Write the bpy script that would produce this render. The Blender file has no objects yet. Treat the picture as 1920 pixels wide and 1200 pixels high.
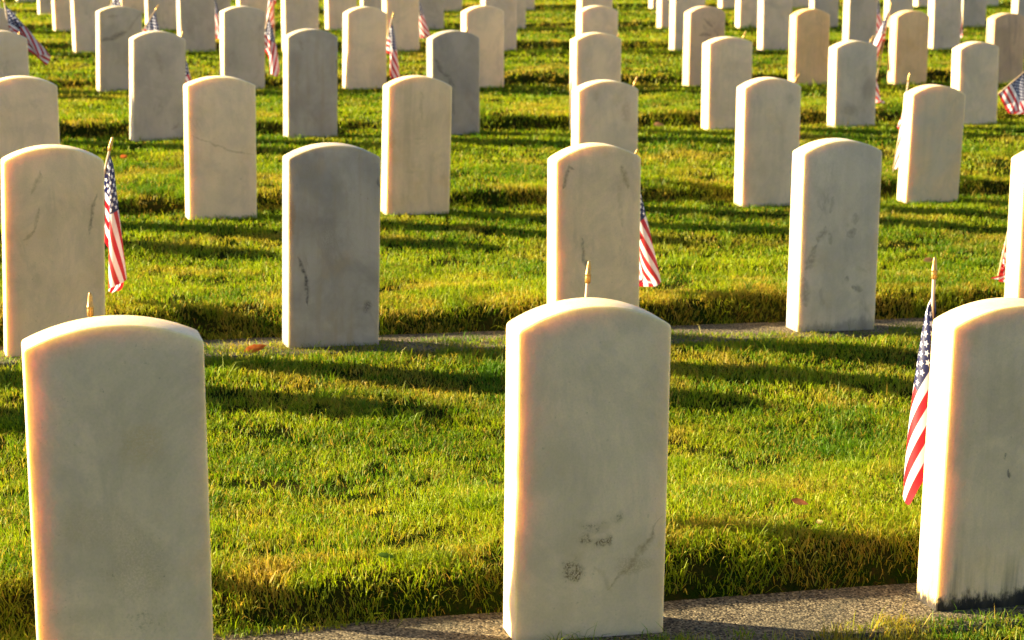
import bpy, bmesh, math, random
import numpy as np
from mathutils import Vector, Matrix

D = bpy.data
S = bpy.context.scene
COL = S.collection
R = math.radians

# ------------------------------------------------------------------ camera, sky, sun, exposure
CAM_H = 1.60
PITCH = R(12.0)
FPX = 3800.0                      # focal length in pixels of a 1920 px wide frame
cam_d = D.cameras.new('camera')
cam = D.objects.new('camera', cam_d)
COL.objects.link(cam)
cam.location = (0, 0, CAM_H)
cam.rotation_euler = (R(90) - PITCH, 0, 0)
cam_d.sensor_width = 36.0
cam_d.lens = 36.0 * FPX / 1920.0
cam_d.clip_end = 3000
cam_d.clip_start = 0.05
cam_d.dof.use_dof = True
cam_d.dof.focus_distance = 5.0
cam_d.dof.aperture_fstop = 8.0
S.camera = cam

SUN_EL = R(18.2)
SHADOW_ANG = R(-11.0)             # direction the shadows run, from +X
sun_dir = Vector((-math.cos(SHADOW_ANG) * math.cos(SUN_EL), -math.sin(SHADOW_ANG) * math.cos(SUN_EL), math.sin(SUN_EL)))
world = D.worlds.new("World")
S.world = world
world.use_nodes = True
wn = world.node_tree
bg = wn.nodes['Background']
sky = wn.nodes.new('ShaderNodeTexSky')
sky.sky_type = 'NISHITA'
sky.sun_disc = False
sky.sun_elevation = SUN_EL
sky.sun_rotation = math.atan2(sun_dir.x, sun_dir.y)
sky.air_density = 0.75
sky.dust_density = 1.0
sky.ozone_density = 1.0
wn.links.new(sky.outputs[0], bg.inputs[0])
bg.inputs[1].default_value = 0.05
sun_l = D.lights.new('sun', 'SUN')
sun_l.energy = 5.0
sun_l.angle = R(0.53)
sun_l.color = (1.0, 0.83, 0.56)
sun = D.objects.new('sun', sun_l)
COL.objects.link(sun)
sun.rotation_euler = sun_dir.to_track_quat('Z', 'Y').to_euler()
S.view_settings.view_transform = 'Standard'
S.view_settings.look = 'None'
S.view_settings.gamma = 1.0
S.view_settings.exposure = 2.55
S.cycles.max_bounces = 8
S.cycles.diffuse_bounces = 4
S.cycles.transmission_bounces = 4
S.cycles.use_denoising = True

rng = np.random.default_rng(11)
random.seed(5)

# ------------------------------------------------------------------ the lie of the land
# row line: Y = a + s X is the near face of a row of stones; ground level along it: z = za + zb X
ROW = {0: (0.98, .25, .075, -.025), 1: (3.97, .27, .068, -.026), 2: (7.20, .32, -.0125, -.0385),
       3: (10.15, .35, -.0003, -.0317), 4: (13.15, .30, .042, -.016), 5: (15.95, .22, .072, -.0124),
       6: (18.95, .18, .126, -.0105), 7: (22.0, .18, .125, -.0077), 8: (25.0, .18, .149, -.002),
       9: (28.0, .18, .150, 0.0), 10: (31.0, .18, .150, 0.0), 11: (34.0, .18, .15, 0.0)}
ROT = {0: 15, 1: 15, 2: 18.5, 3: 20, 4: 24.5, 5: 27, 6: 27, 7: 27, 8: 27, 9: 27, 10: 27, 11: 27}
NR = 12
RA = np.array([ROW[k] for k in range(NR)])
BANK = np.array([.075, .088, .075, .070, .068, .065, .06, .045, .045, .045, .045, .045])
STRIP_F, STRIP_B = -.10, .195     # the footing strip, metres in front of / behind the row line

_gn = {}
def vnoise(x, y, freq, seed=0):
    """smooth value noise 0..1"""
    key = seed
    if key not in _gn:
        _gn[key] = np.random.default_rng(1000 + seed).random((257, 257))
    g = _gn[key]
    u = np.asarray(x) * freq + 77.3 + seed * 3.1
    v = np.asarray(y) * freq + 31.7 + seed * 5.7
    iu = np.floor(u).astype(int); iv = np.floor(v).astype(int)
    fu = u - iu; fv = v - iv
    fu = fu * fu * (3 - 2 * fu); fv = fv * fv * (3 - 2 * fv)
    a = g[iu % 256, iv % 256]; b = g[(iu + 1) % 256, iv % 256]
    c = g[iu % 256, (iv + 1) % 256]; d = g[(iu + 1) % 256, (iv + 1) % 256]
    return (a * (1 - fu) + b * fu) * (1 - fv) + (c * (1 - fu) + d * fu) * fv

def sstep(a, b, x):
    t = np.clip((x - a) / (b - a), 0, 1)
    return t * t * (3 - 2 * t)

def rowpos(X, Y):
    """row index behind which a point lies, metres behind that row line, metres to the next"""
    X = np.asarray(X, float); Y = np.asarray(Y, float)
    k = np.zeros(X.shape, int)
    for i in range(1, NR):
        k[Y - (RA[i, 0] + RA[i, 1] * X) >= STRIP_F * 1.05] = i
    c = 1 / np.sqrt(1 + RA[k, 1] ** 2)
    d = (Y - (RA[k, 0] + RA[k, 1] * X)) * c
    k2 = np.minimum(k + 1, NR - 1)
    dn = ((RA[k2, 0] + RA[k2, 1] * X) - Y) * c
    return k, d, dn

def ground_z(X, Y, bumps=True):
    X = np.asarray(X, float); Y = np.asarray(Y, float)
    k, d, dn = rowpos(X, Y)
    k2 = np.minimum(k + 1, NR - 1)
    t = np.where(k2 > k, np.clip(d / np.maximum(d + dn, .01), 0, 1), 0)
    t = sstep(0, .62, t)
    Xc = np.clip(X, -14, 14)
    z = (RA[k, 2] + RA[k, 3] * Xc) * (1 - t) + (RA[k2, 2] + RA[k2, 3] * Xc) * t
    h = BANK[k] * (.75 + .5 * vnoise(X, Y, 1.3, 3))
    dw = d + ((vnoise(X, Y * 0, 1.9, 5) - .5) * .13 + (vnoise(X, Y, 7, 6) - .5) * .08) * sstep(.17, .24, d)
    up = sstep(.165, .335, dw)
    dec = 1 - sstep(.33, 1.6, d) * .9
    dec = np.where(dn < .25, dec * sstep(.08, .25, dn), dec)
    z = z + h * up * dec
    z = z - .03 * (1 - sstep(.15, .2, d)) * (d < .3) * (k < 3) - .03 * (1 - sstep(.10, .16, dn)) * (dn < .3) * (k2 < 3)
    if bumps:
        z = z + (vnoise(X, Y, 3.5, 4) - .5) * .022 * sstep(.2, .4, d) * sstep(.15, .4, dn)
    return z

def row_z(k, X):
    return RA[k, 2] + RA[k, 3] * X

def ray(x, y):
    r = (x - 960) / FPX; u = -(y - 600) / FPX
    return np.array([r, math.cos(PITCH) + u * math.sin(PITCH), -math.sin(PITCH) + u * math.cos(PITCH)])

def hit_row(k, x, y):             # a sight line meets the upright plane of a row
    q = ray(x, y)
    return q * (RA[k, 0] / (q[1] - RA[k, 1] * q[0])) + np.array([0, 0, CAM_H])

def hit_y(Y, x, y):
    q = ray(x, y)
    return q * (Y / q[1]) + np.array([0, 0, CAM_H])

def hit_ground(x, y):
    q = ray(x, y); z = 0.
    for _ in range(12):
        p = q * ((z - CAM_H) / q[2])
        z = float(ground_z(p[0], p[1]))
    return np.array([p[0], p[1], z])

# ------------------------------------------------------------------ helpers
def tag(o, label=None, cat=None, group=None, kind=None):
    if label: o['label'] = label
    if cat: o['category'] = cat
    if group: o['group'] = group
    if kind: o['kind'] = kind
    return o

def link_mesh(name, verts, faces, mat, parent=None, smooth=False):
    me = D.meshes.new(name)
    me.from_pydata([tuple(v) for v in verts], [], faces)
    me.update()
    if smooth:
        me.polygons.foreach_set('use_smooth', [True] * len(me.polygons))
    me.materials.append(mat)
    o = D.objects.new(name, me)
    COL.objects.link(o)
    if parent: o.parent = parent
    return o

class NT:
    """short-hand for node trees"""
    def __init__(self, name):
        self.m = D.materials.new(name)
        self.m.use_nodes = True
        self.t = self.m.node_tree
        self.t.nodes.clear()
        self.out = self.n('ShaderNodeOutputMaterial')
    def n(self, typ, **kw):
        nd = self.t.nodes.new(typ)
        for a, v in kw.items(): setattr(nd, a, v)
        return nd
    def put(self, sock, v):
        if isinstance(v, bpy.types.NodeSocket): self.t.links.new(v, sock)
        elif v is not None:
            if hasattr(sock.default_value, '__len__') and not hasattr(v, '__len__'): v = [v] * len(sock.default_value)
            if hasattr(v, '__len__') and len(sock.default_value) == 4 and len(v) == 3: v = (*v, 1)
            sock.default_value = v
    def math(self, op, a, b=None, c=None, clamp=False):
        nd = self.n('ShaderNodeMath', operation=op, use_clamp=clamp)
        for i, v in enumerate((a, b, c)):
            if v is not None: self.put(nd.inputs[i], v)
        return nd.outputs[0]
    def vec(self, op, a, b=None, scale=None):
        nd = self.n('ShaderNodeVectorMath', operation=op)
        self.put(nd.inputs[0], a)
        if b is not None: self.put(nd.inputs[1], b)
        if scale is not None: self.put(nd.inputs['Scale'], scale)
        return nd.outputs['Value'] if op in ('DOT_PRODUCT', 'LENGTH', 'DISTANCE') else nd.outputs['Vector']
    def noise(self, v, scale, detail=3, rough=.55, dist=0., col=False):
        nd = self.n('ShaderNodeTexNoise')
        self.put(nd.inputs['Vector'], v)
        nd.inputs['Scale'].default_value = scale
        nd.inputs['Detail'].default_value = detail
        nd.inputs['Roughness'].default_value = rough
        nd.inputs['Distortion'].default_value = dist
        return nd.outputs['Color' if col else 'Fac']
    def ramp(self, v, a, b, lo=0., hi=1.):
        nd = self.n('ShaderNodeMapRange', interpolation_type='SMOOTHSTEP')
        self.put(nd.inputs['Value'], v)
        nd.inputs['From Min'].default_value = a; nd.inputs['From Max'].default_value = b
        nd.inputs['To Min'].default_value = lo; nd.inputs['To Max'].default_value = hi
        return nd.outputs['Result']
    def mix(self, f, a, b):
        nd = self.n('ShaderNodeMix', data_type='RGBA')
        self.put(nd.inputs[0], f); self.put(nd.inputs[6], a); self.put(nd.inputs[7], b)
        return nd.outputs[2]
    def mul(self, a, b): return self.math('MULTIPLY', a, b)

# ------------------------------------------------------------------ materials
def marble(name, base=(.80, .74, .60), alt=(.70, .66, .54), veins=.25, vein_col=(.24, .23, .21), vscale=3.0, stretch=(1, 1, .45),
           mottle=0., mottle_col=(.22, .21, .20), streak=.12, specks=.5, yellow=.16, strokes=(), blobs=(), mold=0., sss=.7):
    """weathered white marble; strokes and blobs are stains with a place of their own on the near face (x, z in metres)"""
    N = NT(name)
    tc = N.n('ShaderNodeTexCoord')
    L = tc.outputs['Object']
    oi = N.n('ShaderNodeObjectInfo')
    off = N.vec('SCALE', (37.1, 51.7, 23.3), scale=oi.outputs['Random'])
    P = N.vec('ADD', L, off)
    cloud = N.ramp(N.noise(P, 4.5, 5, .6, .6), .32, .70)
    col = N.mix(cloud, base, alt)
    # faint grey veining and fine crystalline grain
    gv = N.math('ABSOLUTE', N.math('SUBTRACT', N.noise(N.vec('MULTIPLY', P, (1, 1, .6)), 4.0, 7, .68, .5), .5))
    col = N.mix(N.mul(N.ramp(gv, 0., .07, 1., 0.), .20), col, N.vec('MULTIPLY', col, (.62, .64, .68)))
    fg = N.noise(P, 210, 4, .7)
    col = N.mix(N.ramp(fg, .35, .75, 0., .16), col, (.30, .27, .21))
    # yellowish patina
    yl = N.ramp(N.noise(P, 6.5, 4, .6), .52, .75)
    col = N.mix(N.mul(yl, yellow), col, (.60, .44, .16))
    # upright run marks
    Ps = N.vec('MULTIPLY', P, (1, 1, .07))
    st = N.ramp(N.noise(Ps, 26, 4, .6), .45, .75)
    col = N.mix(N.mul(st, streak), col, (.33, .30, .24))
    # veins
    Pv = N.vec('MULTIPLY', P, stretch)
    n1 = N.noise(Pv, vscale, 6, .62, 1.0)
    v = N.math('ABSOLUTE', N.math('SUBTRACT', n1, .5))
    v = N.ramp(v, .0, .022, 1., 0.)
    msk = N.ramp(N.noise(P, 5.2, 3), .50, .66)
    v = N.mul(N.mul(v, msk), veins)
    col = N.mix(v, col, vein_col)
    if mottle > 0:
        m1 = N.ramp(N.noise(N.vec('MULTIPLY', P, (1.3, 1, .7)), 8, 8, .72, .8), .52, .70)
        m2 = N.ramp(N.noise(P, 3.4, 2), .42, .62)
        col = N.mix(N.mul(N.mul(m1, m2), mottle), col, mottle_col)
    # pits and lichen specks
    sp = N.ramp(N.noise(P, 110, 3, .6), .66, .74)
    spm = N.ramp(N.noise(P, 7, 3), .45, .65)
    col = N.mix(N.mul(N.mul(sp, spm), specks), col, (.14, .11, .06))
    if strokes or blobs:
        wn_ = N.noise(L, 38, 4, .65, 0, True)
        warp = N.vec('ADD', N.vec('SCALE', N.vec('SUBTRACT', wn_, (.5, .5, .5)), scale=.022), N.vec('SCALE', N.vec('SUBTRACT', N.noise(L, 11, 2, .5, 0, True), (.5, .5, .5)), scale=.055))
        LW = N.vec('MULTIPLY', N.vec('ADD', L, warp), (1, 0, 1))
        grain = N.noise(L, 75, 5, .75)
    for (x0, z0, x1, z1, w, c, k) in strokes:
        pa = N.vec('SUBTRACT', LW, (x0, 0, z0))
        dx, dz = x1 - x0, z1 - z0
        l2 = dx * dx + dz * dz
        t = N.math('DIVIDE', N.vec('DOT_PRODUCT', pa, (dx, 0, dz)), l2, clamp=True)
        proj = N.vec('SCALE', (dx, 0, dz), scale=t)
        dd = N.vec('LENGTH', N.vec('SUBTRACT', pa, proj))
        taper = N.math('SUBTRACT', 1.0, N.math('POWER', N.math('ABSOLUTE', N.math('SUBTRACT', N.mul(t, 2.), 1.)), 3.))
        mk = N.math('SUBTRACT', 1.0, N.math('DIVIDE', dd, N.math('MAXIMUM', N.mul(taper, w), .0008)), clamp=True)
        mk = N.mul(N.ramp(mk, 0, .9), N.ramp(grain, .25, .70))
        col = N.mix(N.mul(mk, k * .95), col, c)
    for (x, z, rx, rz, c, k, g) in blobs:
        pa = N.vec('MULTIPLY', N.vec('SUBTRACT', LW, (x, 0, z)), (1 / rx, 0, 1 / rz))
        mk = N.ramp(N.vec('LENGTH', pa), .25, 1.0, 1., 0.)
        gr = N.ramp(N.math('ADD', grain, N.mul(N.math('SUBTRACT', mk, .5), .25)), g - .02, g + .16)
        gr = N.math('ADD', N.mul(N.mul(gr, N.ramp(N.noise(L, 260, 2, .6), .40, .56)), .85), .20)
        col = N.mix(N.mul(N.mul(mk, gr), k * .9), col, c)
    if mold > 0:
        sx = N.n('ShaderNodeSeparateXYZ'); N.put(sx.inputs[0], L)
        jag = N.noise(N.vec('MULTIPLY', L, (1, 1, .42)), 30, 8, .8)
        hgt = N.math('ADD', sx.outputs['Z'], N.mul(N.math('SUBTRACT', jag, .5), -.13))
        fr = N.ramp(N.math('SUBTRACT', hgt, N.mul(N.math('ADD', sx.outputs['X'], -.0), .05)), .012, .042, 1., 0.)
        col = N.mix(N.mul(fr, mold), col, (.018, .018, .016))
        fr2 = N.ramp(hgt, .02, .15, 1., 0.)
        col = N.mix(N.mul(N.mul(fr2, st), mold * .7), col, (.10, .09, .07))
    b = N.n('ShaderNodeBsdfPrincipled')
    N.put(b.inputs['Base Color'], col)
    b.inputs['Roughness'].default_value = .62
    b.inputs['Specular IOR Level'].default_value = .3
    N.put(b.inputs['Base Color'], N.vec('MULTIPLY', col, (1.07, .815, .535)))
    b.inputs['Subsurface Weight'].default_value = sss
    b.inputs['Subsurface Radius'].default_value = (1.0, .92, .10)
    b.inputs['Subsurface Scale'].default_value = .036
    bp = N.n('ShaderNodeBump')
    bp.inputs['Strength'].default_value = .12
    bp.inputs['Distance'].default_value = .004
    N.put(bp.inputs['Height'], N.noise(P, 140, 3, .6))
    N.put(b.inputs['Normal'], bp.outputs[0])
    N.t.links.new(b.outputs[0], N.out.inputs[0])
    return N.m

def concrete_mat():
    N = NT('exposed_concrete')
    P = N.n('ShaderNodeTexCoord').outputs['Object']
    vo = N.n('ShaderNodeTexVoronoi'); N.put(vo.inputs['Vector'], P); vo.inputs['Scale'].default_value = 190
    sx = N.n('ShaderNodeSeparateColor'); N.put(sx.inputs[0], vo.outputs['Color'])
    peb = N.mix(sx.outputs[0], (.075, .052, .03), (.42, .32, .19))
    peb = N.mix(N.ramp(sx.outputs[1], .62, .70), peb, (.03, .024, .018))
    mort = N.ramp(vo.outputs['Distance'], .45, .75)
    col = N.mix(mort, peb, (.15, .115, .072))
    col = N.mix(N.mul(N.ramp(N.noise(P, 5, 4), .45, .7), .55), col, (.10, .09, .06))
    b = N.n('ShaderNodeBsdfPrincipled')
    N.put(b.inputs['Base Color'], N.vec('MULTIPLY', col, (.66, .70, .66))); b.inputs['Roughness'].default_value = .95; b.inputs['Specular IOR Level'].default_value = .1
    bp = N.n('ShaderNodeBump'); bp.inputs['Strength'].default_value = .5; bp.inputs['Distance'].default_value = .0025
    hh = N.math('ADD', N.mul(vo.outputs['Distance'], -1.), N.mul(N.noise(P, 60, 3), .6))
    N.put(bp.inputs['Height'], hh); N.put(b.inputs['Normal'], bp.outputs[0])
    N.t.links.new(b.outputs[0], N.out.inputs[0])
    return N.m

def soil_mat():
    N = NT('lawn_soil')
    P = N.n('ShaderNodeTexCoord').outputs['Object']
    c = N.mix(N.ramp(N.noise(P, 9, 5, .65), .4, .65), (.008, .018, .0015), (.020, .020, .004))
    c = N.mix(N.mul(N.ramp(N.noise(P, 70, 3), .52, .7), .6), c, (.040, .022, .008))
    b = N.n('ShaderNodeBsdfPrincipled'); N.put(b.inputs['Base Color'], c); b.inputs['Roughness'].default_value = 1.0; b.inputs['Specular IOR Level'].default_value = 0.
    bp = N.n('ShaderNodeBump'); bp.inputs['Strength'].default_value = .8; bp.inputs['Distance'].default_value = .02
    N.put(bp.inputs['Height'], N.noise(P, 90, 4)); N.put(b.inputs['Normal'], bp.outputs[0])
    N.t.links.new(b.outputs[0], N.out.inputs[0])
    return N.m

def grass_mat():
    N = NT('grass_blade')
    a = N.n('ShaderNodeAttribute', attribute_name='tint').outputs['Fac']
    dry = N.n('ShaderNodeAttribute', attribute_name='dry').outputs['Fac']
    c = N.mix(a, (.052, .132, .002), (.228, .290, .003))
    c = N.mix(dry, c, (.38, .25, .03))
    di = N.n('ShaderNodeBsdfDiffuse'); N.put(di.inputs[0], c)
    tr = N.n('ShaderNodeBsdfTranslucent')
    ct = N.mix(.5, c, N.vec('MULTIPLY', c, (1.6, 1.5, .6)))
    N.put(tr.inputs[0], ct)
    m = N.n('ShaderNodeMixShader'); m.inputs[0].default_value = .45
    N.t.links.new(di.outputs[0], m.inputs[1]); N.t.links.new(tr.outputs[0], m.inputs[2])
    gl = N.n('ShaderNodeBsdfGlossy'); gl.inputs['Roughness'].default_value = .5; gl.inputs[0].default_value = (.8, .8, .5, 1)
    m2 = N.n('ShaderNodeMixShader'); m2.inputs[0].default_value = .02
    N.t.links.new(m.outputs[0], m2.inputs[1]); N.t.links.new(gl.outputs[0], m2.inputs[2])
    N.t.links.new(m2.outputs[0], N.out.inputs[0])
    return N.m

def leaf_mat(name, c1, c2):
    N = NT(name)
    P = N.n('ShaderNodeTexCoord').outputs['Object']
    c = N.mix(N.ramp(N.noise(P, 60, 4), .4, .65), c1, c2)
    di = N.n('ShaderNodeBsdfDiffuse'); N.put(di.inputs[0], c)
    tr = N.n('ShaderNodeBsdfTranslucent'); N.put(tr.inputs[0], c)
    m = N.n('ShaderNodeMixShader'); m.inputs[0].default_value = .4
    N.t.links.new(di.outputs[0], m.inputs[1]); N.t.links.new(tr.outputs[0], m.inputs[2])
    N.t.links.new(m.outputs[0], N.out.inputs[0])
    return N.m

def flag_mat():
    N = NT('stars_and_stripes_cloth')
    uv = N.n('ShaderNodeUVMap', uv_map='flag_uv').outputs[0]
    sx = N.n('ShaderNodeSeparateXYZ'); N.put(sx.inputs[0], uv)
    u, v = sx.outputs[0], sx.outputs[1]            # u along the fly, v down the hoist
    band = N.math('FLOOR', N.mul(v, 13.))
    odd = N.math('MODULO', band, 2.)
    red, white, blue = (.44, .006, .012), (.74, .72, .69), (.010, .013, .070)
    col = N.mix(odd, red, white)
    cu, cv = N.math('DIVIDE', u, .4), N.math('DIVIDE', v, 7 / 13)
    incan = N.mul(N.math('LESS_THAN', cu, 1.), N.math('LESS_THAN', cv, 1.))
    gu, gv = N.math('SUBTRACT', N.mul(cu, 12.), .5), N.math('SUBTRACT', N.mul(cv, 10.), .5)
    iu, iv = N.math('FLOOR', gu), N.math('FLOOR', gv)
    fu, fv = N.math('SUBTRACT', N.math('SUBTRACT', gu, iu), .5), N.math('SUBTRACT', N.math('SUBTRACT', gv, iv), .5)
    par = N.math('LESS_THAN', N.math('MODULO', N.math('ADD', iu, iv), 2.), .5)
    inr = N.mul(N.mul(N.math('GREATER_THAN', iu, -.5), N.math('LESS_THAN', iu, 10.5)), N.mul(N.math('GREATER_THAN', iv, -.5), N.math('LESS_THAN', iv, 8.5)))
    # cell is .015 m wide and .0161 m high: make the star round
    px, py = N.mul(fu, .015), N.mul(fv, -.0161)
    rho = N.math('SQRT', N.math('ADD', N.mul(px, px), N.mul(py, py)))
    ang = N.math('ARCTAN2', px, py)
    sec = 2 * math.pi / 5
    t = N.math('SUBTRACT', ang, N.mul(N.math('ROUND', N.math('DIVIDE', ang, sec)), sec))
    t = N.math('ABSOLUTE', t)
    Rs, ri = .0098, .0040
    ix, iy = ri * math.cos(math.pi / 5), ri * math.sin(math.pi / 5)
    qx, qy = N.mul(rho, N.math('COSINE', t)), N.mul(rho, N.math('SINE', t))
    cr = N.math('SUBTRACT', N.mul(N.math('SUBTRACT', qx, Rs), iy), N.mul(qy, ix - Rs))
    star = N.mul(N.math('LESS_THAN', cr, 0.), N.mul(par, inr))
    can = N.mix(star, blue, (.82, .80, .78))
    col = N.mix(incan, col, can)
    w = N.n('ShaderNodeTexWave'); N.put(w.inputs['Vector'], uv); w.inputs['Scale'].default_value = 60
    di = N.n('ShaderNodeBsdfDiffuse'); N.put(di.inputs[0], col)
    tr = N.n('ShaderNodeBsdfTranslucent'); N.put(tr.inputs[0], col)
    m = N.n('ShaderNodeMixShader'); m.inputs[0].default_value = .45
    N.t.links.new(di.outputs[0], m.inputs[1]); N.t.links.new(tr.outputs[0], m.inputs[2])
    gl = N.n('ShaderNodeBsdfGlossy'); gl.inputs['Roughness'].default_value = .4
    m2 = N.n('ShaderNodeMixShader'); m2.inputs[0].default_value = .04
    N.t.links.new(m.outputs[0], m2.inputs[1]); N.t.links.new(gl.outputs[0], m2.inputs[2])
    N.t.links.new(m2.outputs[0], N.out.inputs[0])
    return N.m

def wood_mat():
    N = NT('stick_wood')
    P = N.n('ShaderNodeTexCoord').outputs['Object']
    c = N.mix(N.noise(N.vec('MULTIPLY', P, (1, 1, .05)), 240, 3), (.42, .27, .13), (.62, .45, .26))
    b = N.n('ShaderNodeBsdfPrincipled'); N.put(b.inputs['Base Color'], c); b.inputs['Roughness'].default_value = .6
    N.t.links.new(b.outputs[0], N.out.inputs[0])
    return N.m

def gold_mat():
    N = NT('gilt_plastic')
    P = N.n('ShaderNodeTexCoord').outputs['Object']
    c = N.mix(N.ramp(N.noise(P, 300, 3), .4, .65), (.50, .30, .07), (.36, .20, .05))
    b = N.n('ShaderNodeBsdfPrincipled'); N.put(b.inputs['Base Color'], c)
    b.inputs['Roughness'].default_value = .36; b.inputs['Metallic'].default_value = .6
    N.t.links.new(b.outputs[0], N.out.inputs[0])
    return N.m

M_CONC, M_SOIL, M_GRASS, M_FLAG, M_WOOD, M_GOLD = concrete_mat(), soil_mat(), grass_mat(), flag_mat(), wood_mat(), gold_mat()

# ------------------------------------------------------------------ ground sheet, following rows and banks
def build_ground():
    xs = np.concatenate([[-900, -200, -60, -30, -18], np.arange(-13, -4, .35), np.arange(-4, 4.001, .09), np.arange(4.35, 13.1, .35), [18, 30, 60, 200, 900]])
    ds = []
    lines = []
    for k in range(NR - 1):
        fine = [-.13, -.095, 0, .10, .15, .19, .22, .25, .28, .31, .34, .40, .5] if k < 6 else [-.13, -.09, .10, .16, .20, .25, .30, .36, .5]
        rest = list(np.linspace(.62, 2.55, 20 if k < 4 else 10)) + [2.68, 2.76]
        for f in fine + rest: lines.append((k, f / 2.86))
    V = []
    rows_y = []
    y_front = np.full(len(xs), -900.0)
    rows_y.append(y_front)
    rows_y.append(np.full(len(xs), -60.0)); rows_y.append(np.full(len(xs), -12.0)); rows_y.append(np.full(len(xs), -3.0))
    xcl = np.clip(xs, -9, 9)
    for k, f in lines:
        ya = RA[k, 0] + RA[k, 1] * xcl; yb = RA[k + 1, 0] + RA[k + 1, 1] * xcl
        d = f * 2.86
        c = 1 / math.sqrt(1 + RA[k, 1] ** 2)
        D_ = (yb - ya) * c
        # near offsets stay metric, the rest stretches to the next row
        dd = np.where(d <= .5, d, .5 + (d - .5) / (2.76 - .5) * (D_ - .13 - .5))
        rows_y.append(ya + dd / c)
    for yy in (34 + 1.0, 40, 60, 120, 300, 1500):
        rows_y.append(np.full(len(xs), float(yy)) + .18 * xcl * (yy < 50))
    Yg = np.array(rows_y); Xg = np.broadcast_to(xs, Yg.shape)
    Zg = ground_z(Xg, Yg)
    Zg[:4] = row_z(0, np.clip(xs, -14, 14))
    Zg[-5:] = .15
    nx, ny = len(xs), len(rows_y)
    co = np.stack([Xg, Yg, Zg], -1).reshape(-1, 3)
    F = []
    for j in range(ny - 1):
        for i in range(nx - 1):
            a = j * nx + i
            F.append((a, a + 1, a + nx + 1, a + nx))
    o = link_mesh('ground', co, F, M_SOIL, smooth=True)
    tag(o, kind='structure')

build_ground()

def build_strips():
    for k in range(1, 3):
        xs = np.arange(-3.2 - k * .75, 3.2 + k * .75, .12)
        c = 1 / math.sqrt(1 + RA[k, 1] ** 2)
        prof = [(STRIP_F, -.12), (STRIP_F, -.004), (STRIP_F + .008, .003), (.0, .004), (.1, .004), (STRIP_B - .008, .003), (STRIP_B, -.004), (STRIP_B, -.12)]
        V = []; F = []
        for x in xs:
            yl = RA[k, 0] + RA[k, 1] * x
            for d, z in prof:
                wob = (vnoise(x, d * 9, 6, 8) - .5) * .012
                V.append((x - d * RA[k, 1] * c, yl + d * c + wob * (abs(d) > .01), row_z(k, x) + z + (vnoise(x, d * 4, 3, 9) - .5) * .004))
        n = len(prof)
        for i in range(len(xs) - 1):
            for j in range(n - 1):
                F.append((i * n + j, (i + 1) * n + j, (i + 1) * n + j + 1, i * n + j + 1))
        tag(link_mesh('concrete_strip', V, F, M_CONC), kind='structure')

build_strips()

# ------------------------------------------------------------------ headstones
T = .102
def stone_mesh(name, w, h, rise, mat, seed):
    """upright slab with a segmental top; origin at the middle of its near foot; it goes .15 m into the ground"""
    r_ = random.Random(seed)
    hw = w / 2
    pts = []
    hs = h - rise
    rad = (hw * hw + rise * rise) / (2 * rise)
    a0 = math.asin(hw / rad)
    n = 22
    for i in range(n + 1):
        a = -a0 + 2 * a0 * i / n
        pts.append((rad * math.sin(a), hs + rise - rad + rad * math.cos(a)))
    outline = [(-hw, -.15)] + [(-hw, -.15 + (hs + .15) * q / 6) for q in range(1, 6)] + pts + [(hw, hs - (hs + .15) * q / 6) for q in range(1, 6)] + [(hw, -.15)]
    bm = bmesh.new()
    f0 = [bm.verts.new((x, 0, z)) for x, z in outline]
    face = bm.faces.new(f0)
    ex = bmesh.ops.extrude_face_region(bm, geom=[face])
    vs = [g for g in ex['geom'] if isinstance(g, bmesh.types.BMVert)]
    bmesh.ops.translate(bm, verts=vs, vec=(0, T, 0))
    bmesh.ops.recalc_face_normals(bm, faces=bm.faces[:])
    sharp = [e for e in bm.edges if len(e.link_faces) == 2 and e.calc_face_angle(0) > R(20)]
    bmesh.ops.bevel(bm, geom=sharp, offset=.006 + .003 * r_.random(), segments=3, profile=.5, affect='EDGES')
    me = D.meshes.new(name)
    bm.to_mesh(me); bm.free()
    me.polygons.foreach_set('use_smooth', [True] * len(me.polygons))
    me.set_sharp_from_angle(angle=R(28))
    me.materials.append(mat)
    return me

STONES = []      # (row, x centre, y centre, rotation, width, height) for the grass and flags
def add_stone(k, X, zb, h, w, mat, label, roll=0., rise=None, pitch=0.):
    """X is where the near left edge stands on its row line"""
    th = R(ROT[k])
    Y = RA[k, 0] + RA[k, 1] * X
    cx, cy = X + w / 2 * math.cos(th), Y + w / 2 * math.sin(th)
    seed = int(abs(X * 977 + k * 131))
    rr = random.Random(seed)
    me = stone_mesh('headstone', w, h, rise or (.040 + .012 * rr.random()), mat, seed)
    o = D.objects.new('headstone', me)
    COL.objects.link(o)
    o.location = (cx, cy, zb)
    o.rotation_euler = (pitch, roll, th)
    tag(o, label, 'headstone', 'white marble headstones in rows on the lawn')
    STONES.append((k, cx, cy, th, w, h))
    return o

GREY = dict(base=(.43, .475, .53), alt=(.33, .365, .42), yellow=.06, veins=.25)
WARM = dict(base=(.84, .785, .635), alt=(.69, .645, .52))
COOL = dict(base=(.66, .69, .68), alt=(.53, .56, .57))
SOFT = dict(base=(.80, .785, .70), alt=(.66, .655, .60))
BR = (.16, .115, .045); DK = (.05, .047, .045); GY = (.25, .24, .225)

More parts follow.
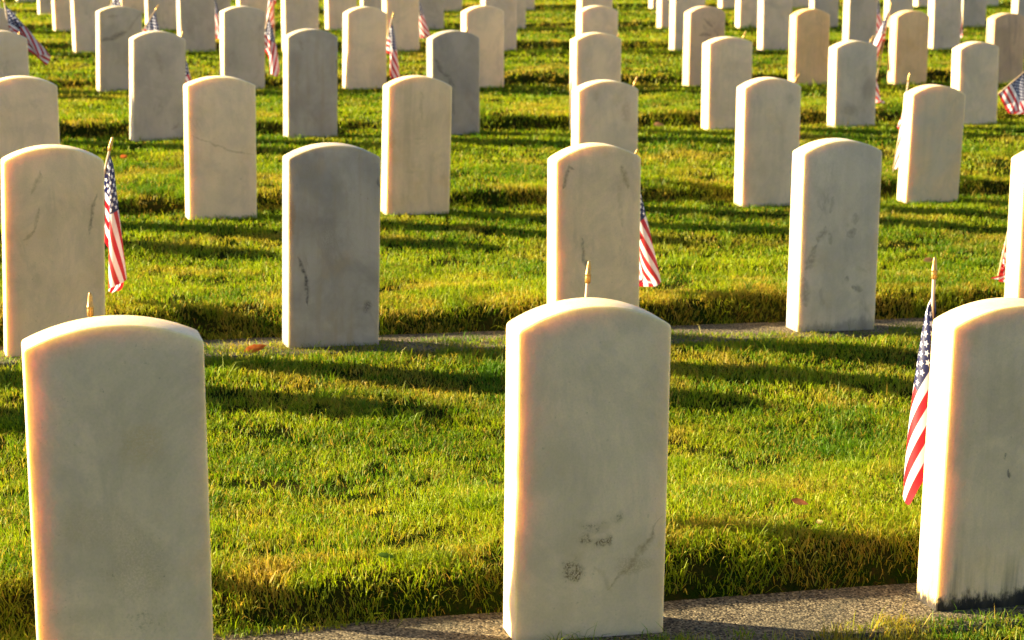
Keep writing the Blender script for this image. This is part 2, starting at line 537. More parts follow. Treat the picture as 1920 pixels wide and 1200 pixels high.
# seen stones: row, near left edge top (x, y), near face apex y, foot (x, y), label, marble
SEEN = [
 (1, 43, 665, 610, None, 'large clean white headstone with faint yellow stains, leftmost of the front row',
  dict(WARM, veins=.08, yellow=.16, specks=.55, streak=.06, blobs=[(.045, .46, .06, .06, (.55, .40, .10), .30, .3), (.03, .21, .10, .12, (.38, .31, .16), .32, .42), (-.04, .30, .14, .07, (.45, .36, .2), .25, .4), (.04, .10, .09, .05, (.14, .10, .05), .5, .6)])),
 (1, 972, 633, 575, (965, 1208), 'white headstone with brown lichen specks low on its face, middle of the front row',
  dict(WARM, veins=.06, yellow=.14, streak=.05, specks=.3, strokes=[(.04, .10, .155, .255, .006, (.30, .21, .09), .65), (.0, .165, .05, .095, .010, (.40, .31, .17), .35), (.105, .175, .14, .235, .011, (.32, .23, .10), .5)],
       blobs=[(-.04, .155, .035, .035, BR, .95, .50), (.022, .205, .03, .022, BR, .95, .50), (-.012, .215, .028, .03, BR, .9, .53), (.04, .205, .02, .03, BR, .85, .53), (.0, .245, .06, .02, BR, .8, .60), (.06, .255, .025, .02, BR, .8, .58), (.09, .15, .06, .03, (.33, .24, .10), .4, .4)])),
 (1, 1788, 622, 574, (1755, 1145), 'white headstone with black mould along its foot, at the right edge of the front row',
  dict(WARM, veins=.05, specks=.5, mold=1.0, streak=.16, strokes=[(-.005, .31, -.003, .285, .007, DK, .9), (-.018, .345, -.014, .33, .005, DK, .8)])),
 (2, 11, 303, 277, (12, 672), 'white headstone with thin brown diagonal veins, leftmost of the second row',
  dict(WARM, veins=.15, strokes=[(-.045, .63, -.075, .55, .014, (.33, .26, .14), .55), (-.05, .50, -.07, .42, .010, (.25, .18, .09), .6), (-.06, .44, -.10, .395, .008, (.3, .22, .1), .6), (.145, .55, .12, .44, .008, (.17, .13, .07), .75), (.125, .48, .112, .41, .010, DK, .6)])),
 (2, 541, 295, 273, (540, 655), 'dark grey headstone with a long black crack low on its left side, second row',
  dict(GREY, base=(.45, .485, .53), alt=(.31, .34, .385), mottle=.40, streak=.5, yellow=.2, strokes=[(-.125, .33, -.105, .24, .013, (.03, .03, .03), .95), (-.112, .27, -.093, .155, .014, (.03, .03, .03), .95), (.155, .60, .165, .55, .006, DK, .8)],
       blobs=[(.115, .135, .02, .035, DK, .7, .35), (-.02, .40, .05, .14, (.22, .22, .23), .5, .3), (-.09, .62, .05, .05, (.22, .22, .22), .4, .35), (-.155, .45, .02, .15, (.33, .22, .08), .6, .45)])),
 (2, 1043, 298, 273, None, 'white headstone with a brown blotch at its top left corner, second row',
  dict(WARM, veins=.12, strokes=[(-.118, .635, -.135, .56, .014, BR, .85), (-.118, .64, -.10, .625, .010, BR, .85), (.085, .63, .115, .55, .016, (.33, .25, .13), .7), (.08, .56, .09, .40, .018, (.40, .33, .2), .4), (-.07, .38, -.05, .26, .010, (.13, .12, .11), .8), (-.05, .29, -.042, .255, .007, DK, .8)])),
 (2, 1508, 288, 264, (1495, 624), 'white headstone mottled with dark grey patches, standing on bare concrete in the second row',
  dict(COOL, veins=.4, mottle=.35, mold=.35, strokes=[(-.06, .41, -.10, .33, .020, GY, .8), (-.10, .33, -.14, .24, .028, GY, .85), (-.055, .38, -.03, .33, .016, GY, .7), (.06, .45, .05, .40, .018, GY, .7), (.025, .36, .06, .385, .020, GY, .75), (-.03, .51, -.045, .45, .013, GY, .6), (.03, .205, .045, .185, .016, DK, .7), (.06, .165, .10, .15, .018, DK, .65), (-.145, .21, -.13, .10, .026, GY, .75)])),
 (2, 1922, 300, 276, None, 'headstone cut off by the right edge, last of the second row', dict(WARM)),
 (3, -30, 158, 145, None, 'pale headstone cut off by the left edge, third row', dict(SOFT, veins=.2)),
 (3, 351, 157, 145, (355, 412), 'white headstone crossed by a faint diagonal vein at mid height, third row',
  dict(SOFT, veins=.15, strokes=[(-.16, .40, .16, .285, .008, (.32, .26, .17), .7), (-.14, .50, -.08, .40, .006, (.45, .38, .27), .5)])),
 (3, 729, 157, 144, (724, 404), 'cream headstone with brown upright streaks and a rusty left edge, third row',
  dict(SOFT, base=(.80, .76, .63), alt=(.70, .66, .54), streak=.3, yellow=.25, strokes=[(.0, .62, .01, .45, .012, (.33, .28, .18), .5), (-.14, .40, -.13, .33, .03, (.52, .36, .12), .6)])),
 (3, 1085, 165, 152, None, 'white headstone with pinkish brown blotches on its right, third row behind the middle stone',
  dict(SOFT, veins=.12, blobs=[(.10, .50, .05, .10, (.42, .31, .20), .6, .47), (-.07, .59, .03, .05, (.45, .37, .26), .5, .45), (.04, .56, .06, .05, (.45, .37, .26), .4, .5)])),
 (3, 1397, 160, 147, (1391, 388), 'clean white headstone with faint grey smudge at its top right, third row',
  dict(SOFT, veins=.1, blobs=[(.10, .56, .04, .05, (.35, .33, .28), .6, .45), (-.05, .19, .05, .06, (.45, .4, .3), .4, .45)])),
 (3, 1715, 172, 161, (1698, 381), 'cream headstone farthest right in the third row', dict(SOFT, base=(.80, .71, .54), veins=.12)),
 (4, -53, 70, 58, None, 'grey-white headstone at the left edge of the fourth row, with flags beyond it', dict(COOL)),
 (4, 251, 70, 59, (250, 264), 'grey headstone with dark upright smear, leftmost whole stone of the fourth row',
  dict(GREY, base=(.55, .59, .62), alt=(.42, .455, .49), strokes=[(-.02, .55, .02, .40, .03, GY, .5), (.07, .06, .12, .10, .01, GY, .8)])),
 (4, 540, 66, 55, (540, 261), 'dark grey headstone with black chip on its right edge, fourth row',
  dict(GREY, streak=.4, strokes=[(-.09, .61, -.06, .55, .02, GY, .7), (.16, .50, .15, .40, .012, DK, .9)])),
 (4, 810, 69, 58, None, 'dark bluish grey headstone with black veins down its left side, fourth row',
  dict(GREY, base=(.38, .42, .47), alt=(.28, .32, .37), strokes=[(-.15, .50, -.09, .40, .03, (.07, .07, .07), .8), (-.10, .42, .0, .30, .025, (.09, .09, .09), .7), (-.05, .35, -.02, .12, .03, (.12, .12, .12), .7), (.07, .30, .13, .12, .04, GY, .5)])),
 (4, 1081, 75, 62, None, 'plain white headstone in the fourth row, in line with the middle front stone', dict(SOFT, veins=.06)),
 (4, 1331, 80, 70, (1328, 243), 'plain white headstone left of the grey-mottled one in the fourth row', dict(SOFT, veins=.1)),
 (4, 1569, 86, 77, (1565, 240), 'white headstone mottled grey over its lower right half, fourth row',
  dict(COOL, mottle=.3, blobs=[(.10, .25, .09, .14, GY, .7, .45), (-.05, .12, .12, .09, GY, .7, .47), (.07, .38, .06, .06, GY, .5, .5)])),
 (4, 1801, 88, 79, (1797, 235), 'clean white headstone farthest right in the fourth row', dict(SOFT, veins=.08)),
 (5, -55, 24, 14, None, 'pale headstone at the left edge of the fifth row', dict(COOL)),
 (5, 187, 22, 12, (187, 171), 'grey headstone with a black diagonal vein across its face, fifth row',
  dict(COOL, base=(.53, .56, .57), alt=(.42, .45, .46), strokes=[(-.15, .36, .05, .44, .028, DK, .85), (.05, .44, .16, .58, .015, GY, .7), (-.10, .55, -.02, .56, .025, GY, .7), (.06, .21, .09, .20, .012, DK, .7)])),
 (5, 420, 22, 12, (420, 168), 'grey speckled headstone right of the black-veined one, fifth row', dict(GREY, base=(.54, .58, .61), alt=(.45, .485, .51), mottle=.4)),
 (5, 652, 22, 13, (651, 171), 'plain cream-white headstone beside an upright flag, fifth row', dict(SOFT, veins=.06)),
 (5, 874, 20, 11, None, 'white headstone partly behind the bluish grey one, fifth row', dict(SOFT, veins=.15)),
 (5, 1091, 18, 11, None, 'plain white headstone farthest back in the middle column, fifth row', dict(SOFT, veins=.06)),
 (5, 1295, 21, 12, (1291, 164), 'grey-brown headstone with black forked veins near its top, fifth row',
  dict(COOL, base=(.60, .55, .47), alt=(.50, .46, .40), mottle=.5, strokes=[(-.08, .42, .04, .41, .02, DK, .8), (-.03, .54, .05, .46, .018, DK, .8), (.05, .46, .12, .38, .012, GY, .7)])),
 (5, 1494, 26, 17, (1490, 157), 'tan headstone to the left of a plain white stone in the fifth row', dict(SOFT, base=(.74, .63, .42), alt=(.63, .53, .34), streak=.25, yellow=.3)),
 (5, 1683, 28, 20, (1677, 160), 'tan headstone with a flag at its left side, fifth row', dict(SOFT, base=(.74, .65, .45), alt=(.64, .55, .37), yellow=.3)),
 (5, 1866, 28, 25, None, 'grey-brown headstone with dark upright streaks at the right edge, fifth row',
  dict(COOL, base=(.55, .49, .40), alt=(.42, .38, .32), streak=.6, strokes=[(-.02, .60, .0, .35, .02, GY, .8), (.06, .58, .05, .30, .02, GY, .8), (.0, .3, .03, .1, .02, GY, .6)])),
]
for i, (k, tx, ty, ay, foot, label, mk) in enumerate(SEEN):
    top = hit_row(k, tx, ty)
    X = top[0]
    roll = 0.
    if foot:
        fb = hit_row(k, *foot)
        X = fb[0]; zb = fb[2]
        roll = max(-.035, min(.035, (top[0] - X) / (top[2] - zb)))
    else:
        zb = row_z(k, X)
    w = .331 if k > 1 else (.340, .327, .326)[i]
    th = R(ROT[k])
    cx = X + w / 2 * math.cos(th); cy = RA[k, 0] + RA[k, 1] * X + w / 2 * math.sin(th)
    # apex height from its line in the picture
    u = -(ay - 600) / FPX
    az = CAM_H + cy * (-math.sin(PITCH) + u * math.cos(PITCH)) / (math.cos(PITCH) + u * math.sin(PITCH))
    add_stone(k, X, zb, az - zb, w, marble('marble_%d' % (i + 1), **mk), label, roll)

gen = [marble('marble_white', **SOFT), marble('marble_pale', **COOL), marble('marble_grey', **dict(GREY, base=(.52, .56, .59), alt=(.42, .46, .49))), marble('marble_mottled', **dict(COOL, mottle=.6, veins=.5))]
SHADE = ['white', 'pale', 'grey', 'mottled']
ORD = ['', 'first', 'second', 'third', 'fourth', 'fifth', 'sixth', 'seventh', 'eighth', 'ninth', 'tenth', 'eleventh', 'twelfth', 'thirteenth', 'fourteenth', 'fifteenth', 'sixteenth']
FAR = {6: [-3.92, -2.98, -2.06, -1.14, -.237, .66, 1.524, 2.378, 3.23, 4.06, 4.90],
       7: [-4.74, -3.79, -2.85, -1.94, -1.02, -.13, .76, 1.624, 2.491, 3.332, 4.19, 5.05],
       8: [-5.54, -4.60, -3.65, -2.70, -1.80, -.893, .0, .86, 1.74, 2.60, 3.45, 4.30, 5.14, 5.95]}
for k, xs in FAR.items():
    for j, x in enumerate(xs):
        rr = random.Random(k * 100 + j)
        q = rr.choice([0, 0, 1, 1, 2, 3]) if k != 6 else [1, 2, 1, 0, 1, 0, 1, 1, 2, 1, 2][j]
        x += rr.uniform(-.015, .015)
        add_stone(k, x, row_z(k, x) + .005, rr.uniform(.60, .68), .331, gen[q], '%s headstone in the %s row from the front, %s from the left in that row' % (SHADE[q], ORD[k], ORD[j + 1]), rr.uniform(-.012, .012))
OUT = {1: [-2.72, -1.81, 1.84], 2: [-4.5, -3.57, -2.63], 3: [-4.36, -3.42, 3.06], 4: [-5.15, -4.2, 4.02, 4.95], 5: [-5.9, -4.95, 4.98],
       6: [-6.6, -5.75, -4.85, 5.8], 7: [-7.4, -6.5, -5.65, 6.0]}
for k, xs in OUT.items():
    for x in xs:
        side = 'left' if x < 0 else 'right'
        n_ = sorted([q for q in xs if (q < 0) == (x < 0)], key=abs).index(x) + 1
        add_stone(k, x, row_z(k, x), .685 if k < 4 else .64, .331, gen[0], 'white headstone of the %s row standing out of view, %s beyond the %s edge' % (ORD[k], ORD[n_], side))
for k in (9, 10):
    for j in range(17):
        x = -7.4 + j * .91 + random.uniform(-.02, .02)
        add_stone(k, x, row_z(k, x), random.uniform(.6, .68), .331, gen[random.choice([0, 1, 1, 2])], 'pale headstone of the %s row out of view above the photo, %s from the left' % (ORD[k], (ORD + ['seventeenth'])[j + 1]))

# ------------------------------------------------------------------ little flags on sticks
HOIST, FLY = .260, .390
NU, NV = 19, 13
# row, column X of the stone's left edge, offset right of stone centre, offset behind, tip px, fly direction (deg from +X), wind, label
FLAGS = [
 (2, 3, 0.13, .44, (211, 257), -20, (.10, -.3), 'flag hanging limp at the right side of the leftmost second-row headstone'),
 (1, 0, -.04, .30, (169, 548), 0, (.1, .1), 'flag hidden behind the large leftmost front headstone, only its gold tip showing'),
 (1, 1, .11, .42, (1105, 489), 180, (-.1, .1), 'flag behind the middle front headstone, gold tip and bare stick showing above it'),
 (1, 2, -.01, .28, (1753, 482), 200, (-.10, -.3), 'flag hanging down along the left side of the rightmost front headstone'),
 (2, 5, 0.14, .44, (1196, 279), -10, (.6, -.3), 'flag with striped end showing right of the headstone behind the middle front one'),
 (2, 7, .08, .44, (1906, 366), 200, (.12, -.1), 'flag hanging left of the second-row headstone cut off at the right edge'),
 (3, 11, 0.17, .44, (1195, 143), 185, (-.35, -.1), 'flag behind the third-row middle headstone, gold tip above its right shoulder'),
 (3, 12, 0.06, .44, (1500, 138), 150, (.0, .2), 'flag behind the clean third-row headstone, only its leaning gold tip showing'),
 (3, 13, 0.07, .44, (1706, 136), 200, (.0, -.2), 'flag behind the cream third-row headstone, its striped end showing at lower left'),
 (4, 15, 0.14, .44, (343, 58), -20, (.5, -.2), 'flag whose end shows right of the leftmost whole fourth-row headstone'),
 (4, 17, .15, .28, (876, 50), 140, (-.1, .1), 'flag behind the bluish grey headstone, just a dark tip showing'),
 (4, 18, 0.15, .44, (1161, 62), -10, (.05, -.2), 'flag behind the plain fourth-row headstone of the middle column'),
 (4, 19, 0.17, .44, (1399, 58), -20, (.3, -.2), 'flag with a red corner showing right of the plain stone before the grey-mottled one'),
 (4, 20, 0.18, .44, (1639, 66), -10, (.25, -.2), 'flag hanging at the right edge of the grey-mottled fourth-row headstone'),
 (4, 21, .09, .10, (1936, 122), -40, (.15, -.1), 'flag on a strongly slanting stick right of the last fourth-row headstone'),
 (5, 23, .04, .25, (298, 8), -20, (.2, -.1), 'flag on a slanting stick just behind the grey smeared fourth-row stone'),
 (5, 24, .14, .10, (508, 12), -20, (.35, -.2), 'flag hanging free in full view right of the grey speckled fifth-row headstone'),
 (5, 25, .14, .05, (738, 22), -20, (.12, -.2), 'flag hanging upright in full view right of the cream-white fifth-row headstone'),
 (5, 30, -.20, .10, (1671, 4), 190, (-1.5, -.2), 'flag blown left of the tan fifth-row headstone it stands beside'),
 (5, 22, .13, -.25, (6, -8), -15, (3.4, -.3), 'large-looking flag slanting across the pale stone at the upper left corner'),
 (4, 14, .12, .25, (36, 60), -10, (.4, -.2), 'flag mostly hidden behind the fourth-row stone at the left edge'),
 (6, 33, .12, .28, (402, -25), -10, (.3, -.2), 'red and white flag showing left of the grey speckled fifth-row headstone'),
 (6, 34, -.14, .25, (512, -60), 190, (-.25, -.2), 'striped flag at the top edge, left of the third sixth-row headstone'),
 (6, 35, .20, .20, (782, -30), -20, (.6, -.2), 'flag hanging right of the fourth sixth-row headstone at the top edge'),
 (6, 41, .17, .20, (1801, -40), -20, (.1, -.2), 'flag hanging at the right edge of the tenth sixth-row headstone'),
 (6, 32, .10, .25, (224, -30), -20, (.25, -.2), 'flag at the top edge, above the black-veined fifth-row stone'),
 (6, 40, .19, .22, (1649, -30), -20, (.1, -.2), 'flag at the top edge, behind the tan stone with a flag'),
 (8, 64, .12, .25, (1370, -60), -20, (.2, -.2), 'tiny red and white flag at the top edge near the ninth sixth-row stone'),
]
# index of the stone in STONES: SEEN first, then row six from 32
def drape(hoist_top, stick_dir, fly_deg, wind, floors):
    """let every cloth fall together: pinned along the stick, Verlet steps with length constraints"""
    B = len(hoist_top)
    u = np.linspace(0, 1, NU); v = np.linspace(0, 1, NV)
    a = np.radians(fly_deg)
    rr = np.random.default_rng(3)
    P = np.zeros((B, NV, NU, 3))
    hd = -stick_dir                                   # down the stick
    for b in range(B):
        f = np.array([math.cos(a[b]), math.sin(a[b]), -.55]); f -= hd[b] * f.dot(hd[b]); f /= np.linalg.norm(f)
        s = np.cross(f, hd[b])
        P[b] = hoist_top[b] + v[:, None, None] * HOIST * hd[b] + u[None, :, None] * FLY * f
        ph = rr.uniform(0, 6.3, 3)
        wv = .030 * np.sin(u[None, :] * (9 + 3 * rr.random()) + v[:, None] * rr.uniform(-3, 3) + ph[0]) * u[None, :] + .012 * np.sin(u[None, :] * 19 + v[:, None] * 7 + ph[1]) * u[None, :]
        P[b] += wv[..., None] * s
    pin = P[:, :, 0].copy()
    Q = P.copy()
    du, dv = FLY / (NU - 1), HOIST / (NV - 1)
    dg = math.hypot(du, dv)
    g = np.array([0, 0, -9.8])
    W = np.zeros((B, 1, 1, 3)); W[:, 0, 0, 0] = [w[0] for w in wind]; W[:, 0, 0, 1] = [w[1] for w in wind]
    dt = 1 / 90
    def rel(A, Bv, L, k=.5):
        d = Bv - A
        n = np.sqrt((d * d).sum(-1, keepdims=True)) + 1e-9
        c = d * ((n - L) / n) * k
        A += c; Bv -= c
    fl = np.array(floors)[:, None, None]
    for it in range(260):
        vel = (P - Q) * .955
        Q = P.copy()
        P = P + vel + (g + W * 2.0) * dt * dt
        for _ in range(9):
            for s in (0, 1):
                rel(P[:, :, s:-1:2], P[:, :, s + 1::2][:, :, :P[:, :, s:-1:2].shape[2]], du)
                rel(P[:, s:-1:2], P[:, s + 1::2][:, :P[:, s:-1:2].shape[1]], dv)
            rel(P[:, :-1, :-1], P[:, 1:, 1:], dg, .18)
            rel(P[:, :-1, 1:], P[:, 1:, :-1], dg, .18)
            for st in (3,):
                d_ = P[:, :, st:] - P[:, :, :-st]
                n = np.sqrt((d_ * d_).sum(-1, keepdims=True)) + 1e-9
                L = du * st * .75
                c = d_ * (np.minimum(n - L, 0) / n) * .03
                P[:, :, :-st] += c; P[:, :, st:] -= c
                d_ = P[:, st:] - P[:, :-st]
                n = np.sqrt((d_ * d_).sum(-1, keepdims=True)) + 1e-9
                L = dv * st * .70
                c = d_ * (np.minimum(n - L, 0) / n) * .03
                P[:, :-st] += c; P[:, st:] -= c
            P[:, :, 0] = pin
        P[..., 2] = np.maximum(P[..., 2], fl)
    return P

def lathe(name, prof, seg, mat, parent):
    V = []; F = []
    for z, r in prof:
        for i in range(seg):
            a = 2 * math.pi * i / seg
            V.append((r * math.cos(a), r * math.sin(a), z))
    for j in range(len(prof) - 1):
        for i in range(seg):
            F.append((j * seg + i, j * seg + (i + 1) % seg, (j + 1) * seg + (i + 1) % seg, (j + 1) * seg + i))
    F.append(tuple(range(seg))[::-1]); F.append(tuple((len(prof) - 1) * seg + i for i in range(seg)))
    return link_mesh(name, V, F, mat, parent, smooth=True)

def build_flags():
    tips, dirs, bases = [], [], []
    for (k, si, ox, oy, tp, fd, wd, lb) in FLAGS:
        _, cx, cy, th, w, h = STONES[si]
        bx = cx + ox * math.cos(th) - (oy + T) * math.sin(th); by = cy + ox * math.sin(th) + (oy + T) * math.cos(th)
        bz = float(ground_z(bx, by))
        tip = hit_y(by, *tp)
        base = np.array([bx, by, bz])
        L = np.linalg.norm(tip - base)
        print('flag', lb[:40], 'row', k, 'length %.2f' % L, 'lean %.2f' % ((tip[0] - bx)))
        tips.append(tip); dirs.append((tip - base) / L); bases.append(base)
    tips, dirs, bases = map(np.array, (tips, dirs, bases))
    top = tips - dirs * .055
    P = drape(top, dirs, [f[5] for f in FLAGS], [f[6] for f in FLAGS], bases[:, 2] + .03)
    for b, fl in enumerate(FLAGS):
        base, tip, dr = bases[b], tips[b], dirs[b]
        root = D.objects.new('flag_on_stick', None)
        COL.objects.link(root)
        root.location = base
        q = Vector(dr).to_track_quat('Z', 'Y')
        root.rotation_euler = q.to_euler()
        tag(root, 'small ' + fl[7], 'flag', 'small American flags beside the headstones')
        L = float(np.linalg.norm(tip - base))
        r = .0043
        lathe('stick', [(-.08, r), (L * .5, r), (L - .044, r), (L - .043, r * .6)], 12, M_WOOD, root)
        lathe('finial', [(L - .052, .0050), (L - .050, .0068), (L - .036, .0068), (L - .034, .0060), (L - .033, .0074), (L - .030, .0074), (L - .029, .0066), (L - .012, .0050), (L - .003, .0036), (L, .0024)], 14, M_GOLD, root)
        mw = (Matrix.Translation(Vector(base)) @ q.to_matrix().to_4x4()).inverted()
        co = [mw @ Vector(p) for p in P[b].reshape(-1, 3)]
        F = []; UV = []
        for j in range(NV - 1):
            for i in range(NU - 1):
                F.append((j * NU + i, j * NU + i + 1, (j + 1) * NU + i + 1, (j + 1) * NU + i))
        o = link_mesh('cloth', co, F, M_FLAG, root, smooth=True)
        ul = o.data.uv_layers.new(name='flag_uv')
        for lp in o.data.loops:
            vi = lp.vertex_index
            ul.data[lp.index].uv = ((vi % NU) / (NU - 1), (vi // NU) / (NV - 1))
        sb = o.modifiers.new('smooth', 'SUBSURF'); sb.levels = 2; sb.render_levels = 2
        sb.uv_smooth = 'NONE'

build_flags()

# ------------------------------------------------------------------ fallen leaves
def leaf(px, py, length, width, mat, yaw, pitchv, label, name='fallen_leaf', lift=.028):
    p = hit_ground(px, py)
    n = 9
    V = []; F = []
    for i in range(n):
        t = i / (n - 1)
        wv = width * .5 * math.sin(math.pi * min(1, t ** .8 * 1.0)) * (1 - .2 * (i % 2)) + .0004
        x = (t - .5) * length
        zc = .25 * length * (t - .5) ** 2 * 1.2
        V += [(x, -wv, zc + wv * .5), (x, 0, zc), (x, wv, zc + wv * .35)]
    for i in range(n - 1):
        a = i * 3
        F += [(a, a + 3, a + 4, a + 1), (a + 1, a + 4, a + 5, a + 2)]
    o = link_mesh(name, V, F, mat, smooth=True)
    o.location = (p[0], p[1], p[2] + lift)
    o.rotation_euler = (pitchv, R(random.uniform(-12, 12)), R(yaw))
    tag(o, label, 'leaf')

LO = leaf_mat('leaf_orange', (.55, .15, .03), (.42, .10, .02))
LT = leaf_mat('leaf_tan', (.48, .26, .12), (.38, .18, .08))
LB = leaf_mat('leaf_brown', (.17, .06, .025), (.10, .04, .02))
LG = leaf_mat('leaf_green', (.07, .15, .02), (.10, .17, .025))
LY = leaf_mat('leaf_yellow', (.55, .46, .16), (.42, .36, .10))
leaf(478, 628, .085, .035, LO, 20, R(50), 'bright orange leaf lying in grass left of the dark grey cracked headstone', lift=.045)
leaf(1235, 243, .075, .05, LT, 10, R(40), 'tan leaf lying on the lawn between the third-row headstones')
leaf(1742, 500, .06, .03, LT, 5, R(50), 'pale tan leaf on the grass left of the gold flag tip')
leaf(232, 304, .06, .035, LO, 60, R(40), 'reddish leaf on the grass right of the gold tip at far left')
leaf(765, 1158, .030, .012, LY, 80, R(30), 'pale yellow leaf at the edge of the front concrete strip', lift=.02)
leaf(785, 1156, .045, .03, LB, 10, R(30), 'dark brown leaf beside the pale yellow one at the front strip', lift=.02)
leaf(725, 1088, .042, .020, LG, 5, R(25), 'broad green weed leaf on the shaded bank left of the middle front headstone')
leaf(1535, 1000, .022, .011, LY, 30, R(60), 'small pale leaf on the bank above the front strip at right')
leaf(1500, 962, .045, .016, LB, -30, R(70), 'dark curled leaf in the grass left of the flag by the rightmost stone')
leaf(1440, 1146, .07, .03, LB, 20, R(15), 'brown curled leaf lying on the front concrete strip', lift=.012)

# ------------------------------------------------------------------ grass: every blade is a small bent strip
def build_grass():
    bands = [(3.0, 4.6, 27000, 1.0), (4.6, 6.2, 22500, 1.05), (6.2, 8.5, 14500, 1.25), (8.5, 11.5, 8800, 1.6), (11.5, 15.5, 4800, 2.1), (15.5, 20.5, 1900, 2.9), (20.5, 28.0, 1000, 4.0)]
    RX = []; RY = []; RS = []
    for y0, y1, dens, sc in bands:
        hw = .2527 * y1 / math.cos(PITCH) * 1.02 + .9
        n = int((y1 - y0) * 2 * hw * dens)
        x = rng.uniform(-hw, hw, n); y = rng.uniform(y0, y1, n)
        lim = .2527 * y * 1.03 + .25
        keep = (np.abs(x) < lim) | ((np.abs(x) < lim + .75) & (rng.random(n) < .55))
        RX.append(x[keep]); RY.append(y[keep]); RS.append(np.full(keep.sum(), sc))
    for kb, dens in ((1, 14000), (2, 8000), (3, 4000)):
        hw = .2527 * (RA[kb, 0] + 1.3) * 1.05 + .5
        nb = int(2 * hw * .32 * dens)
        xb = rng.uniform(-hw, hw, nb); db = rng.uniform(.17, .49, nb)
        cb = np.sqrt(1 + RA[kb, 1] ** 2)
        RX.append(xb); RY.append(RA[kb, 0] + RA[kb, 1] * xb + db * cb); RS.append(np.full(nb, (1.0, 1.25, 1.6)[kb - 1]))
    X = np.concatenate(RX); Y = np.concatenate(RY); SC = np.concatenate(RS)
    k, d, dn = rowpos(X, Y)
    # thin patches
    patch = vnoise(X, Y, 14, 21) * .6 + vnoise(X, Y, 5, 22) * .4
    keep = rng.random(len(X)) < sstep(.22, .50, patch) * .85 + .15
    # the footing strips stay mostly bare near the camera and are overgrown farther off
    edge = (vnoise(X, Y, 9, 23) - .5) * .09
    over = np.array([.0, .0, .05, .11, .14, .15, .15, .15, .15, .15, .15, .15])
    ins_b = (d > -.11) & (d < STRIP_B - .012 - over[k] * .4 + edge * (.35 + over[k] * 4))
    k2 = np.minimum(k + 1, NR - 1)
    front_over = np.array([0., .03, .14, .30, .4, .4, .4, .4, .4, .4, .4, .4])
    d_front = np.where(dn < .5, -dn, d)
    kk = np.where(dn < .5, k2, k)
    ins = (d_front > STRIP_F + front_over[kk] - (kk == 2) * .05 * np.clip(X, -.8, 1.2) + edge * .9) & (d_front < STRIP_B - .01 - over[kk] * .25 + edge * .30)
    ins &= ~((kk == 1) & (d_front > STRIP_B - .055 * np.clip((-.05 - X) / .5, 0, 1) + edge * .2))
    ins &= ~((kk == 1) & (X > .08) & (X < .38) & (d_front < -.03 + edge * .5))
    keep &= ~ins
    # not inside stones
    for (sk, cx, cy, th, w, h) in STONES:
        if cy > 27: continue
        lx = (X - cx) * math.cos(th) + (Y - cy) * math.sin(th)
        ly = -(X - cx) * math.sin(th) + (Y - cy) * math.cos(th)
        keep &= ~((np.abs(lx) < w / 2 + .004) & (ly > -.006) & (ly < T + .004))
    X, Y, SC, d, dn, k = X[keep], Y[keep], SC[keep], d[keep], dn[keep], k[keep]
    n = len(X)
    print('blades', n)
    Z = ground_z(X, Y)
    fz = np.where(((d < .20) & (d > -.12)) | (dn < .12), np.maximum(Z, (RA[np.where(dn < .5, np.minimum(k + 1, NR - 1), k), 2] + RA[np.where(dn < .5, np.minimum(k + 1, NR - 1), k), 3] * X) - .002), Z)
    Z = fz
    lng = rng.random(n)
    hfield = .65 + .7 * vnoise(X, Y, 6, 31)
    H = (.015 + .012 * rng.random(n)) * hfield * (1 + 1.1 * (lng > .97)) * (1 + .12 * (SC - 1))
    H *= np.where((d < .42) & (d > .15), 1.15, 1.0)
    fr_ = ((dn < .14) & (k == 0)) | ((k == 1) & (d < -.01))
    H = H * np.where(fr_, 1.45, 1.0)
    Wd = (.0013 + .0012 * rng.random(n)) * SC
    Wd *= np.where(lng < .02, 2.0, 1)
    az = rng.uniform(0, 2 * np.pi, n)
    lean = (.25 + 1.0 * rng.random(n)) * (.7 + .6 * vnoise(X, Y, 4, 33))
    swirl = 2 * np.pi * vnoise(X, Y, 2.2, 34)
    lx = np.cos(az) * lean + .08 * np.cos(swirl); ly = np.sin(az) * lean + .08 * np.sin(swirl)
    flat = rng.random(n) < .10 + .12 * (vnoise(X, Y, 5, 35) > .6)
    lx = np.where(flat, lx * 2.2, lx); ly = np.where(flat, ly * 2.2, ly)
    tuft = sstep(.72, .80, vnoise(X, Y, 4.2, 36) * .6 + vnoise(X, Y, 13, 37) * .4)
    H = H * (1 + .7 * tuft)
    H = np.where(flat, H * .8, H)
    face = rng.uniform(0, np.pi, n)
    wx, wy = np.cos(face) * Wd * .5, np.sin(face) * Wd * .5
    co = np.empty((n, 5, 3), np.float32)
    b0 = np.stack([X, Y, Z - .004], -1)
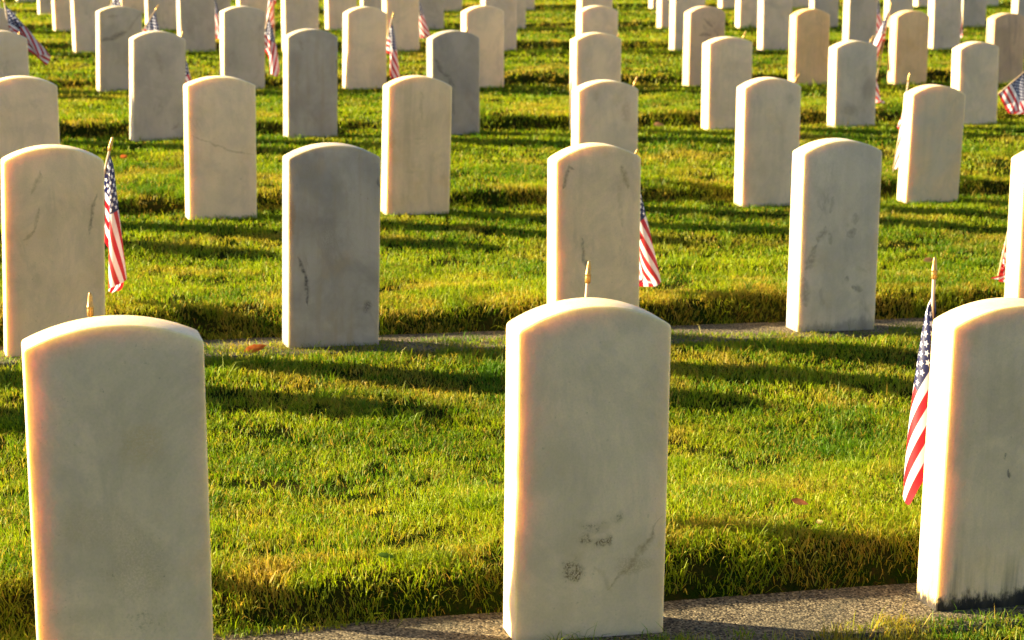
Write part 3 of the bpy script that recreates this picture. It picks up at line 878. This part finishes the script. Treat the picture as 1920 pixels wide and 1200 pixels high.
    mid = np.stack([X + lx * H * .40, Y + ly * H * .40, Z + H * .60], -1)
    tipz = H * (1.0 - .30 * np.clip(np.hypot(lx, ly), 0, 2.6))
    tip = np.stack([X + lx * H * 1.0, Y + ly * H * 1.0, Z + tipz], -1)
    wv = np.stack([wx, wy, np.zeros(n)], -1)
    co[:, 0] = b0 - wv; co[:, 1] = b0 + wv
    co[:, 2] = mid + wv * .85; co[:, 3] = mid - wv * .85
    co[:, 4] = tip
    me = D.meshes.new('grass')
    me.vertices.add(n * 5)
    me.vertices.foreach_set('co', co.reshape(-1))
    base = (np.arange(n) * 5)[:, None]
    loops = (base + np.array([0, 1, 2, 3, 3, 2, 4])[None]).reshape(-1).astype(np.int32)
    me.loops.add(len(loops)); me.loops.foreach_set('vertex_index', loops)
    starts = ((np.arange(n) * 7)[:, None] + np.array([0, 4])[None]).reshape(-1).astype(np.int32)
    me.polygons.add(n * 2)
    me.polygons.foreach_set('loop_start', starts)
    me.update(calc_edges=True)
    me.validate()
    tint = np.clip(.5 + (vnoise(X, Y, 1.6, 41) - .5) * .8 + (vnoise(X, Y, 7, 42) - .5) * 1.0 + rng.normal(0, .26, n), 0, 1)
    dry = np.clip((vnoise(X, Y, 3.2, 43) * .6 + vnoise(X, Y, 11, 44) * .4 - .54) * 1.8, 0, .5) + (rng.random(n) < np.where(Y < 8, .17, .09)) * rng.uniform(.3, 1., n)
    dry = dry + np.where((d > .15) & (d < .45), .75 * sstep(.3, .75, vnoise(X, Y, 9, 45)) * rng.random(n), 0)
    dry = np.clip(dry + flat * rng.uniform(0, .7, n), 0, 1) * (1 - .8 * tuft)
    tint = np.clip(tint - .25 * tuft, 0, 1)
    for nm, arr in (('tint', tint), ('dry', dry)):
        at = me.attributes.new(nm, 'FLOAT', 'POINT')
        at.data.foreach_set('value', np.repeat(arr, 5).astype(np.float32))
    me.materials.append(M_GRASS)
    o = D.objects.new('grass', me)
    COL.objects.link(o)
    tag(o, 'short sunlit green lawn grass growing between the rows', 'grass', kind='stuff')

build_grass()
